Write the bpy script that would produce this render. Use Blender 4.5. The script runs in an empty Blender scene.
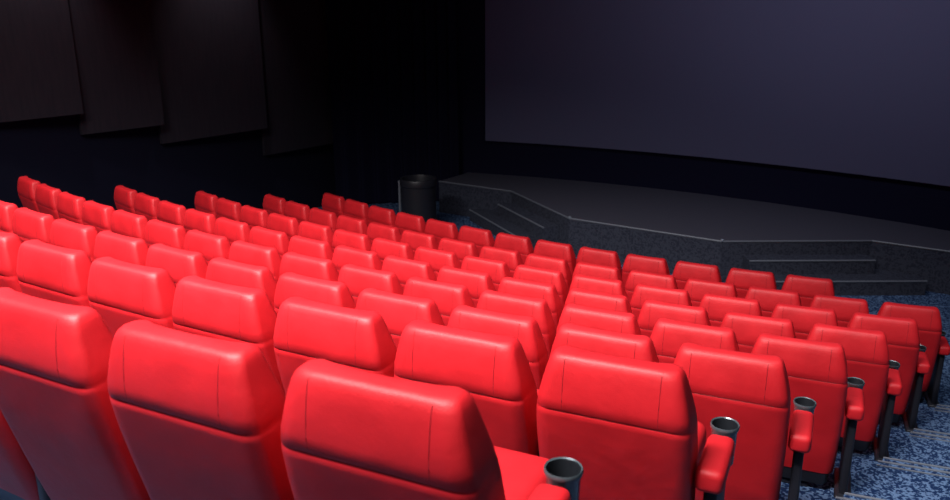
import bpy, bmesh, math, random
from mathutils import Vector, Matrix
random.seed(4)
scene=bpy.context.scene
scene.view_settings.view_transform='Standard'
scene.view_settings.look='None'

# ------------------------------------------------------------ materials
def newmat(name):
    m=bpy.data.materials.new(name); m.use_nodes=True
    nt=m.node_tree; b=nt.nodes['Principled BSDF']
    return m,nt,b
def N(nt,t,**kw):
    n=nt.nodes.new(t)
    for k,v in kw.items(): setattr(n,k,v)
    return n
def simple(name,col,rough=0.6,metal=0.0,spec=0.5,bump=None):
    m,nt,b=newmat(name)
    b.inputs['Base Color'].default_value=(*col,1); b.inputs['Roughness'].default_value=rough
    b.inputs['Metallic'].default_value=metal; b.inputs['Specular IOR Level'].default_value=spec
    tc=N(nt,'ShaderNodeTexCoord'); ns=N(nt,'ShaderNodeTexNoise')
    ns.inputs['Scale'].default_value=(bump or (60,0.05))[0]; ns.inputs['Detail'].default_value=4
    nt.links.new(tc.outputs['Object'],ns.inputs['Vector'])
    bp=N(nt,'ShaderNodeBump'); bp.inputs['Strength'].default_value=(bump or (60,0.05))[1]; bp.inputs['Distance'].default_value=0.01
    nt.links.new(ns.outputs['Fac'],bp.inputs['Height']); nt.links.new(bp.outputs['Normal'],b.inputs['Normal'])
    return m
def leather():
    m,nt,b=newmat('red_leather')
    tc=N(nt,'ShaderNodeTexCoord')
    oi=N(nt,'ShaderNodeObjectInfo')
    add=N(nt,'ShaderNodeVectorMath',operation='ADD')
    mul=N(nt,'ShaderNodeMath',operation='MULTIPLY'); mul.inputs[1].default_value=37.0
    nt.links.new(oi.outputs['Random'],mul.inputs[0])
    nt.links.new(tc.outputs['Object'],add.inputs[0]); nt.links.new(mul.outputs[0],add.inputs[1])
    n1=N(nt,'ShaderNodeTexNoise'); n1.inputs['Scale'].default_value=6; n1.inputs['Detail'].default_value=4
    n2=N(nt,'ShaderNodeTexVoronoi'); n2.inputs['Scale'].default_value=300
    nt.links.new(add.outputs[0],n1.inputs['Vector']); nt.links.new(add.outputs[0],n2.inputs['Vector'])
    cr=N(nt,'ShaderNodeValToRGB')
    cr.color_ramp.elements[0].position=0.3; cr.color_ramp.elements[0].color=(0.48,0.0085,0.014,1)
    cr.color_ramp.elements[1].position=0.7; cr.color_ramp.elements[1].color=(0.60,0.013,0.020,1)
    nt.links.new(n1.outputs['Fac'],cr.inputs['Fac']); nt.links.new(cr.outputs['Color'],b.inputs['Base Color'])
    b.inputs['Roughness'].default_value=0.52; b.inputs['Specular IOR Level'].default_value=0.38
    b1=N(nt,'ShaderNodeBump'); b1.inputs['Strength'].default_value=0.4; b1.inputs['Distance'].default_value=0.014
    b2=N(nt,'ShaderNodeBump'); b2.inputs['Strength'].default_value=0.25; b2.inputs['Distance'].default_value=0.001
    nt.links.new(n1.outputs['Fac'],b1.inputs['Height']); nt.links.new(n2.outputs['Distance'],b2.inputs['Height'])
    nt.links.new(b1.outputs['Normal'],b2.inputs['Normal']); nt.links.new(b2.outputs['Normal'],b.inputs['Normal'])
    return m
def carpet(name,base,fleck,scale=75,th=0.62,amt=1.0):
    m,nt,b=newmat(name)
    tc=N(nt,'ShaderNodeTexCoord')
    n1=N(nt,'ShaderNodeTexNoise'); n1.inputs['Scale'].default_value=scale; n1.inputs['Detail'].default_value=2
    n2=N(nt,'ShaderNodeTexVoronoi'); n2.inputs['Scale'].default_value=scale*0.45
    nt.links.new(tc.outputs['Object'],n1.inputs['Vector']); nt.links.new(tc.outputs['Object'],n2.inputs['Vector'])
    ad=N(nt,'ShaderNodeMath',operation='MULTIPLY_ADD'); ad.inputs[1].default_value=0.35
    nt.links.new(n2.outputs['Distance'],ad.inputs[0]); nt.links.new(n1.outputs['Fac'],ad.inputs[2])
    cr=N(nt,'ShaderNodeValToRGB')
    e=cr.color_ramp.elements
    e[0].position=th-0.02; e[0].color=(*base,1); e[1].position=th+0.10; e[1].color=(*fleck,1)
    nt.links.new(ad.outputs[0],cr.inputs['Fac']); nt.links.new(cr.outputs['Color'],b.inputs['Base Color'])
    b.inputs['Roughness'].default_value=0.95; b.inputs['Specular IOR Level'].default_value=0.1
    bp=N(nt,'ShaderNodeBump'); bp.inputs['Strength'].default_value=0.5; bp.inputs['Distance'].default_value=0.01
    nt.links.new(ad.outputs[0],bp.inputs['Height']); nt.links.new(bp.outputs['Normal'],b.inputs['Normal'])
    return m
M_RED=leather()
M_SEAM=simple('seam_thread',(0.18,0.003,0.008),0.6)
M_BLK=simple('black_plastic',(0.012,0.012,0.018),0.45)
M_CUP=simple('cup_holder_plastic',(0.085,0.11,0.125),0.25,metal=.3)
M_CUPIN=simple('cup_holder_inside',(0.010,0.012,0.016),0.5)
M_CARPET=carpet('blue_speckled_carpet',(0.008,0.022,0.070),(0.10,0.165,0.29),scale=60,th=.66)
M_METAL=simple('brushed_metal_nosing',(0.26,0.29,0.34),0.4,metal=0.5)
M_STAGEC=carpet('stage_grey_carpet',(0.026,0.028,0.043),(0.044,0.048,0.068),scale=45,th=0.6)
M_STAGETOP=simple('stage_floor_paint',(0.054,0.052,0.072),0.6,bump=(30,0.1))
M_TRIM=simple('stage_edge_trim',(0.13,0.14,0.17),0.45,metal=0.0)
M_WALL=simple('wall_dark_fabric',(0.011,0.011,0.026),0.95,spec=0.1,bump=(200,0.2))
M_MASK=simple('black_masking_velvet',(0.009,0.009,0.024),1.0,spec=0.05,bump=(100,0.2))
M_CEIL=simple('ceiling_black',(0.01,0.01,0.012),0.95,spec=0.1)
M_SCREEN=simple('projection_screen_cloth',(0.106,0.105,0.178),0.9,spec=0.1,bump=(400,0.05))
def panelmat():
    m,nt,b=newmat('brown_wall_panel')
    tc=N(nt,'ShaderNodeTexCoord'); mp=N(nt,'ShaderNodeMapping'); mp.inputs['Scale'].default_value=(6,6,0.7)
    n=N(nt,'ShaderNodeTexNoise'); n.inputs['Scale'].default_value=4; n.inputs['Detail'].default_value=6
    nt.links.new(tc.outputs['Object'],mp.inputs[0]); nt.links.new(mp.outputs[0],n.inputs['Vector'])
    cr=N(nt,'ShaderNodeValToRGB'); e=cr.color_ramp.elements
    e[0].position=.35; e[0].color=(0.026,0.022,0.032,1); e[1].position=.7; e[1].color=(0.033,0.027,0.037,1)
    nt.links.new(n.outputs['Fac'],cr.inputs['Fac']); nt.links.new(cr.outputs['Color'],b.inputs['Base Color'])
    b.inputs['Roughness'].default_value=0.7; b.inputs['Specular IOR Level'].default_value=0.2
    return m
M_PANEL=panelmat()

# ------------------------------------------------------------ mesh builder
class B:
    def __init__(s): s.v=[];s.f=[];s.m=[];s.mats=[]
    def mi(s,mat):
        if mat not in s.mats: s.mats.append(mat)
        return s.mats.index(mat)
    def add(s,vs,fs,mat):
        o=len(s.v); i=s.mi(mat)
        s.v+= [tuple(v) for v in vs]
        for f in fs: s.f.append([o+a for a in f]); s.m.append(i)
    def rbox(s,c,sz,r,mat,seg=3,mtx=None):
        bm=bmesh.new(); bmesh.ops.create_cube(bm,size=1)
        for v in bm.verts: v.co=Vector((v.co.x*sz[0],v.co.y*sz[1],v.co.z*sz[2]))
        if r>0: bmesh.ops.bevel(bm,geom=bm.edges[:]+bm.verts[:],offset=r,segments=seg,profile=0.5,affect='EDGES')
        mt=Matrix.Translation(Vector(c)) @ (mtx or Matrix.Identity(4))
        bm.verts.index_update()
        s.add([mt@v.co for v in bm.verts],[[v.index for v in f.verts] for f in bm.faces],mat)
        bm.free()
    def loft(s,rings,mat,cap0=True,cap1=True):
        n=len(rings[0]); vs=[p for r in rings for p in r]; fs=[]
        for i in range(len(rings)-1):
            for j in range(n):
                k=(j+1)%n
                fs.append([i*n+j,i*n+k,(i+1)*n+k,(i+1)*n+j])
        if cap0: fs.append(list(range(n))[::-1])
        if cap1: fs.append([(len(rings)-1)*n+j for j in range(n)])
        s.add(vs,fs,mat)
    def tube(s,pts,r,mat,seg=5):
        rings=[]
        for i,p in enumerate(pts):
            p=Vector(p); a=Vector(pts[max(i-1,0)]); b=Vector(pts[min(i+1,len(pts)-1)])
            d=(b-a).normalized(); u=d.cross(Vector((0,0,1)))
            if u.length<1e-3: u=d.cross(Vector((1,0,0)))
            u.normalize(); w=d.cross(u)
            rings.append([p+u*math.cos(2*math.pi*k/seg)*r+w*math.sin(2*math.pi*k/seg)*r for k in range(seg)])
        s.loft(rings,mat)
    def lathe(s,c,prof,mat,seg=24,cap0=True,cap1=True):
        rings=[[Vector((c[0]+r*math.cos(2*math.pi*k/seg),c[1]+r*math.sin(2*math.pi*k/seg),c[2]+z)) for k in range(seg)] for r,z in prof]
        s.loft(rings,mat,cap0,cap1)
    def mesh(s,name,smooth=True,angle=40):
        me=bpy.data.meshes.new(name); me.from_pydata(s.v,[],s.f)
        for m in s.mats: me.materials.append(m)
        me.polygons.foreach_set('material_index',s.m)
        bm=bmesh.new(); bm.from_mesh(me); bmesh.ops.recalc_face_normals(bm,faces=bm.faces[:])
        if smooth:
            for e in bm.edges:
                e.smooth = not (len(e.link_faces)==2 and e.calc_face_angle(0)>math.radians(angle))
        bm.to_mesh(me); bm.free()
        me.polygons.foreach_set('use_smooth',[smooth]*len(me.polygons))
        me.update(); return me
    def obj(s,name,**k):
        me=s.mesh(name,**k); o=bpy.data.objects.new(name,me); scene.collection.objects.link(o); return o

# ------------------------------------------------------------ seat
TOP=0.97
def ring(z,hw,yr,yf,rr=0.04,rf=0.03,dish=0.0,rx=None):
    pts=[]
    def arc(cx,cy,r,a0,a1,n=6,r2=None):
        r2=r2 or r
        for i in range(n+1):
            a=a0+(a1-a0)*i/n
            pts.append(Vector((cx+r*math.cos(a),cy+r2*math.sin(a),z)))
    t=yf-yr; rr=min(rr,t*0.45,hw*.9); rf=min(rf,t*0.45,hw*.9)
    rx=rx or rr
    arc(-hw+rx,yr+rr,rx,math.pi,1.5*math.pi,r2=rr)
    for i in range(1,8):
        x=-hw+rx+(2*hw-2*rx)*i/8; pts.append(Vector((x,yr,z)))
    arc(hw-rx,yr+rr,rx,-0.5*math.pi,0,r2=rr)
    arc(hw-rf,yf-rf,rf,0,0.5*math.pi)
    for i in range(1,8):
        x=hw-rf-(2*hw-2*rf)*i/8; pts.append(Vector((x,yf-dish*(1-(x/hw)**2),z)))
    arc(-hw+rf,yf-rf,rf,0.5*math.pi,math.pi)
    return pts
SH=-.055
BK=[ (.14,.246,.174,.248),(.17,.252,.162,.258),(.30,.257,.124,.260),(.42,.260,.092,.250),(.55,.262,.058,.231),(.66,.262,.031,.203),(.75,.259,.012,.180),
     (.770,.257,.008,.175),(.776,.2555,.010,.174),(.782,.2555,.006,.173),(.82,.250,.003,.160),(.87,.239,.007,.146),(.915,.227,.014,.134),
     (.942,.219,.020,.127),(.958,.212,.027,.121),(.967,.203,.036,.112),(.970,.192,.048,.100)]
BK=[(z,h,a+SH,c+SH) for z,h,a,c in BK]
def arm_parts(b,x,y0=.04):
    ln=.30-y0+.02
    b.rbox((x,y0+ln/2,.575),(.094,ln,.085),.026,M_RED,4)
    b.rbox((x,.24,.28),(.045,.26,.54),.012,M_BLK,2)
    b.rbox((x,.24,.02),(.09,.34,.04),.01,M_BLK,2)
    b.rbox((x,.335,.545),(.06,.08,.06),.01,M_BLK,2)
    b.lathe((x,.375,0),[(.030,.47),(.040,.475),(.045,.60),(.050,.612),(.052,.622),(.049,.628),(.045,.624)],M_CUP,cap1=False)
    b.lathe((x,.375,0),[(.0452,.6245),(.042,.60),(.038,.50)],M_CUPIN,cap0=False)
def rear(z):
    for i in range(len(BK)-1):
        a,c=BK[i],BK[i+1]
        if a[0]<=z<=c[0]:
            t=(z-a[0])/(c[0]-a[0]); return a[2]+(c[2]-a[2])*t
    return BK[-1][2]
def seat_mesh(ax,ay):
    b=B()
    b.loft([ring(z,hw,yr,yf,rr=.035 if z<.9 else .03,rx=.055,dish=.018) for z,hw,yr,yf in BK],M_RED)
    b.loft([ring(z,hw,yr,yf,rr=.04) for z,hw,yr,yf in [(.05,.215,.150,.192),(.07,.228,.140,.202),(.15,.238,.122,.192)]],M_BLK)
    for sx in (-1,1):
        b.tube([(sx*.158,rear(z)+.0002,z) for z in [.79,.82,.85,.87,.89,.915,.942,.958]],.0013,M_SEAM,4)
    b.tube([(x,rear(.776)+.0002,.776) for x in [-.2+.4*i/12 for i in range(13)]],.0016,M_SEAM,4)
    b.rbox((0,.395,.435),(.455,.47,.13),.045,M_RED,5)
    b.rbox((0,.38,.355),(.40,.42,.05),.015,M_BLK,2)
    b.rbox((0,.30,.19),(.10,.12,.32),.01,M_BLK,2)
    b.rbox((0,.32,.02),(.26,.30,.04),.01,M_BLK,2)
    arm_parts(b,ax,ay)
    return b.mesh('cinema_seat',angle=50)
seat_in=seat_mesh(.28,.12)
seat_end=seat_mesh(.315,.04)
lb=B(); arm_parts(lb,-.315,.04)
left_arm_me=lb.mesh('end_armrest',angle=50)

R0=23.148; CX,CY=0.0,R0
D=1.0337
OFF=[0.025,-0.250,-0.4814,-0.7128,-0.9583,-1.2054,-1.4459,-0.5771]
HT=[-.055,-0.361,-0.709,-1.017,-1.299,-1.552,-1.787,-1.957]
FWD=[.06,.01,0,0,0,0,0,0]
CNT=[13,14,15,15,15,15,15,13]
for k in range(8):
    Rk=R0-D*k; Rs=Rk-FWD[k]
    for j in range(CNT[k]):
        pitch=.575 if k==0 else .56
        a=-(OFF[k]+j*pitch)/Rk
        o=bpy.data.objects.new('cinema_seat',seat_end if j==0 else seat_in); scene.collection.objects.link(o)
        o.location=(Rs*math.sin(a),R0-Rs*math.cos(a),HT[k]-TOP); o.rotation_euler=(0,0,a)
        if j==CNT[k]-1:
            e=bpy.data.objects.new('end_armrest',left_arm_me); scene.collection.objects.link(e); e.parent=o

# ------------------------------------------------------------ room frame
O2=Vector((-1.77,9.8)); T2=Vector((.989,-.148)).normalized(); N2=Vector((.148,.989)).normalized()
def rf(t,n,z=0): 
    p=O2+T2*t+N2*n; return Vector((p.x,p.y,z))
def to_rf(x,y):
    d=Vector((x,y))-O2; return d.dot(T2),d.dot(N2)
ct,cn=to_rf(CX,CY)
WL,WR,NB,NF=-6.45,6.45,-14.0,4.2
ZB=-3.3
FZ=HT[7]-TOP
def arc_n(R,t): return cn-math.sqrt(max(R*R-(t-ct)**2,0))
b=B()
hts={k:HT[k]-TOP for k in range(8)}
for k in range(-1,-6,-1): hts[k]=hts[k+1]+.37
ts=[WL+(WR-WL)*i/48 for i in range(49)]
def slab(b,f0,f1,z0,z1,mat,ts=ts):
    vs=[];fs=[]
    for t in ts:
        vs+=[rf(t,f0(t),z0),rf(t,f1(t),z0),rf(t,f1(t),z1),rf(t,f0(t),z1)]
    for i in range(len(ts)-1):
        for a in range(4):
            c=(a+1)%4; fs.append([i*4+a,i*4+c,i*4+4+c,i*4+4+a])
    fs.append([0,1,2,3]); n=(len(ts)-1)*4; fs.append([n+3,n+2,n+1,n])
    b.add(vs,fs,mat)
EDGE=.64
for k in range(-5,8):
    Rf=R0-D*k-EDGE; Rb=R0-D*(k-1)-EDGE
    if k==7: slab(b,lambda t:arc_n(Rb,t),lambda t:NF,ZB,hts[k],M_CARPET)
    elif k==-5: slab(b,lambda t:NB,lambda t:arc_n(Rf,t),ZB,hts[k],M_CARPET)
    else: slab(b,lambda t:arc_n(Rb,t),lambda t:arc_n(Rf,t),ZB,hts[k],M_CARPET)
def end_t(k,side):
    Rk=R0-D*max(k,0)
    if side>0: a=-(OFF[max(k,0)]-.40)/Rk
    else: a=-(OFF[max(k,0)]+(CNT[max(k,0)]-1)*.56+.42)/Rk
    return to_rf(Rk*math.sin(a),R0-Rk*math.cos(a))[0]
for k in range(-2,7):
    Rf=R0-D*k-EDGE; half=(hts[k]+hts[k+1])/2
    for side in (1,-1):
        t0=end_t(k,side)
        rng=(t0,WR-.02) if side>0 else (WL+.02,t0)
        tt=[rng[0]+(rng[1]-rng[0])*i/8 for i in range(9)]
        slab(b,lambda t:arc_n(Rf,t)-.02,lambda t:arc_n(Rf-.32,t),ZB+.1,half,M_CARPET,tt)
        for R_,z_ in ((Rf,hts[k]),(Rf-.32,half)):
            for o0,o1 in ((.0,.012),(.05,.060)):
                slab(b,lambda t:arc_n(R_+o1,t),lambda t:arc_n(R_+o0,t)+(.006 if o0==0 else 0),z_-(.03 if o0==0 else .005),z_+.006,M_METAL,tt)
floor=b.obj('floor',smooth=False)

def wallbox(name,t0,t1,n0,n1,z0,z1,mat):
    w=B(); slab(w,lambda t:n0,lambda t:n1,z0,z1,mat,[t0,t1]); return w.obj(name,smooth=False)
ZC=4.2
wallbox('wall_left',WL-.2,WL,NB-.2,NF+.2,ZB,ZC,M_WALL)
wallbox('wall_right',WR,WR+.2,NB-.2,NF+.2,ZB,ZC,M_WALL)
wallbox('wall_back',WL,WR,NB-.2,NB,ZB,ZC,M_WALL)
wallbox('wall_front',WL,WR,NF,NF+.2,ZB,ZC,M_MASK)
wallbox('ceiling',WL-.2,WR+.2,NB-.2,NF+.2,ZC,ZC+.2,M_CEIL)

CZ=.7447
def panels(side,name):
    segs=[(-13.5,-11.5,-.2),(-11.5,-9.5,.15),(-9.5,-7.3,.5),(-7.3,-5.75,.92),(-5.75,-4.26,1.42),(-4.26,-3.03,1.72),(-3.03,-1.05,2.02),(-1.05,.90,2.5)]
    b=B()
    W=WL if side<0 else WR
    for n0,n1,dr in segs:
        z0=CZ-dr
        o0,o1=.06,.20
        pts=[(W+.01*side*-1,n0+.01),(W-side*o0,n0+.01),(W-side*o1,n1-.015),(W+.01*side*-1,n1-.015)]
        vs=[rf(t,n,z0) for t,n in pts]+[rf(t,n,ZC-.02) for t,n in pts]
        b.add(vs,[[0,1,2,3],[7,6,5,4],[0,4,5,1],[1,5,6,2],[2,6,7,3],[3,7,4,0]],M_PANEL)
    return b.obj(name,smooth=False)
panels(-1,'acoustic_wall_panels'); panels(1,'acoustic_wall_panels')

SR=16.9; SN=2.61
def scr_n(t,off=0): return (SN-SR)+math.sqrt((SR+off)**2-t*t)
b=B(); ts2=[-3.99+7.98*i/40 for i in range(41)]
slab(b,lambda t:scr_n(t),lambda t:scr_n(t)+.02,CZ-2.48,3.1,M_SCREEN,ts2)
b.obj('projection_screen',smooth=False)
b=B(); ts3=[WL+.05+(WR-WL-.1)*i/40 for i in range(41)]
slab(b,lambda t:scr_n(t)+.06,lambda t:scr_n(t)+.12,FZ,ZC-.02,M_MASK,ts3)
b.obj('screen_masking',smooth=False)
for side in (-1,1):
    b=B(); n=160; vs=[];fs=[]
    for i in range(n+1):
        s=i/n; t=side*(4.40+ (6.15-4.40)*s); nn=scr_n(t)-.16-.9*s*s+.05*math.sin(s*60)
        vs+=[rf(t,nn,FZ+.03),rf(t,nn,ZC-.05)]
    for i in range(n): fs.append([2*i,2*i+2,2*i+3,2*i+1])
    b.add(vs,fs,M_MASK); b.obj('stage_curtain')

# stage
STZ=CZ-3.10
prof=[(-4.33,1.12),(-2.81,1.12),(-1.14,.02),(1.14,.02),(2.81,1.12),(4.33,1.12)]
back=[(t,scr_n(t)+.03) for t in (4.33,3,2,1,0,-1,-2,-3,-4.33)]
poly=prof+back
b=B(); n=len(poly)
vs=[rf(t,q,FZ) for t,q in poly]+[rf(t,q,STZ-.02) for t,q in poly]
b.add(vs,[[i,(i+1)%n,n+(i+1)%n,n+i] for i in range(n)],M_STAGEC)
vs=[rf(t,q,STZ-.02) for t,q in poly]+[rf(t,q,STZ) for t,q in poly]
b.add(vs,[[i,(i+1)%n,n+(i+1)%n,n+i] for i in range(n)]+[[n+i for i in range(n)]],M_STAGETOP)
for i in range(5):
    p,q=rf(*prof[i],STZ),rf(*prof[i+1],STZ)
    b.tube([p,q],.013,M_TRIM,6)
for side in (-1,1):
    A=Vector((1.14*side,.02)); Bp=Vector((2.81*side,1.12)); d=(Bp-A).normalized(); o=Vector((d.y*side,-d.x*side))
    for (s0,s1,dep,z) in ((.30,1.95,.27,STZ-.19),(.55,2.5,.56,STZ-.38)):
        c=[A+d*s0,A+d*s1,A+d*s1+o*dep,A+d*s0+o*dep]
        vs=[rf(p.x,p.y,FZ) for p in c]+[rf(p.x,p.y,z) for p in c]
        b.add(vs,[[4,5,6,7],[0,1,5,4],[1,2,6,5],[2,3,7,6],[3,0,4,7]],M_STAGEC)
        b.tube([rf(c[3].x,c[3].y,z),rf(c[2].x,c[2].y,z)],.013,M_TRIM,6)
for t,q in ((-1.14,.02),(1.14,.02)):
    b.lathe(rf(t,q+.01,STZ),[(.025,.0),(.025,.02),(.015,.03)],M_METAL,12)
stage=b.obj('stage',smooth=False)

# bin
b=B(); p=Vector((-5.55,10.19,FZ))
b.lathe(p,[(.27,0),(.285,.01),(.285,.80),(.30,.81),(.305,.90),(.295,.92),(.26,.92),(.25,.88),(.24,.6)],M_BLK,36)
b.lathe(p,[(.287,.05),(.290,.055),(.290,.075),(.287,.08)],M_TRIM,36)
b.tube([p+Vector((-.33,-.05,0)),p+Vector((-.33,-.05,.86))],.02,M_TRIM,8)
b.tube([p+Vector((-.33,-.05,.80)),p+Vector((-.27,-.03,.80))],.012,M_TRIM,8)
b.obj('litter_bin')

# ------------------------------------------------------------ lights
def area(name,loc,target,size,power,col=(1,1,1),spread=math.pi):
    l=bpy.data.lights.new(name,'AREA'); l.shape='RECTANGLE'; l.size=size[0]; l.size_y=size[1]
    l.energy=power; l.color=col; l.spread=spread
    o=bpy.data.objects.new(name,l); scene.collection.objects.link(o); o.location=loc
    o.rotation_euler=(Vector(target)-Vector(loc)).to_track_quat('-Z','Y').to_euler()
    return o
area('rear_fill_light',(-1.3,-1.0,4.0),(-1.4,1.5,-1.0),(2.4,.6),205,(1,.97,.97),math.radians(78))
area('rear_fill_light',(-4.6,-.2,4.0),(-4.5,2.8,-1.4),(2.6,.6),165,(1,.97,.97),math.radians(82))
area('rear_fill_light',(-3.0,3.3,4.0),(-3.0,5.0,-2.2),(6.5,.6),145,(1,.97,.97),math.radians(85))
area('rear_fill_light',(-1.5,-4.6,4.0),(-1.8,3.2,-1.6),(5,.6),30,(1,.95,.97),math.radians(80))  # weak fill added from behind to lift the lower seat backs, not a fixture
area('rear_fill_light',(1.9,3.4,4.0),(1.9,4.2,-2.2),(1,3),28,(.8,.88,1),math.radians(80))
for n_,e in ((-4.7,105),(-1.8,105)):
    l=bpy.data.lights.new('wall_washer','SPOT'); l.energy=e; l.spot_size=math.radians(70); l.spot_blend=1; l.color=(1,.92,.95); l.shadow_soft_size=.08
    o=bpy.data.objects.new('wall_washer_light',l); scene.collection.objects.link(o)
    o.location=rf(WL+.75,n_,2.4); tg=rf(WL+.1,n_,.3)
    o.rotation_euler=(tg-o.location).to_track_quat('-Z','Y').to_euler()
area('screen_wash',rf(2.2,-2.0,4.0),rf(2.0,2.4,0),(4.0,.5),46,(.78,.80,1),math.radians(105))

w=bpy.data.worlds.new('World'); scene.world=w; w.use_nodes=True
w.node_tree.nodes['Background'].inputs[0].default_value=(.25,.3,.6,1)
w.node_tree.nodes['Background'].inputs[1].default_value=.05

# ------------------------------------------------------------ camera
cam=bpy.data.cameras.new('camera'); co=bpy.data.objects.new('camera',cam); scene.collection.objects.link(co)
cam.sensor_width=36; cam.lens=826.0/950*36
co.location=(.8795,-1.3439,CZ)
yaw,pit,roll=.4392,-.2906,-.0056
F=Vector((-math.sin(yaw)*math.cos(pit),math.cos(yaw)*math.cos(pit),math.sin(pit)))
R=Vector((math.cos(yaw),math.sin(yaw),0)); U=R.cross(F)
R2=R*math.cos(roll)+U*math.sin(roll); U2=-R*math.sin(roll)+U*math.cos(roll)
co.rotation_euler=Matrix((R2,U2,-F)).transposed().to_euler()
cam.shift_y=-(250-247.8)/950
cam.clip_start=.05
cam.dof.use_dof=True; cam.dof.focus_distance=4.2; cam.dof.aperture_fstop=4.0
scene.camera=co
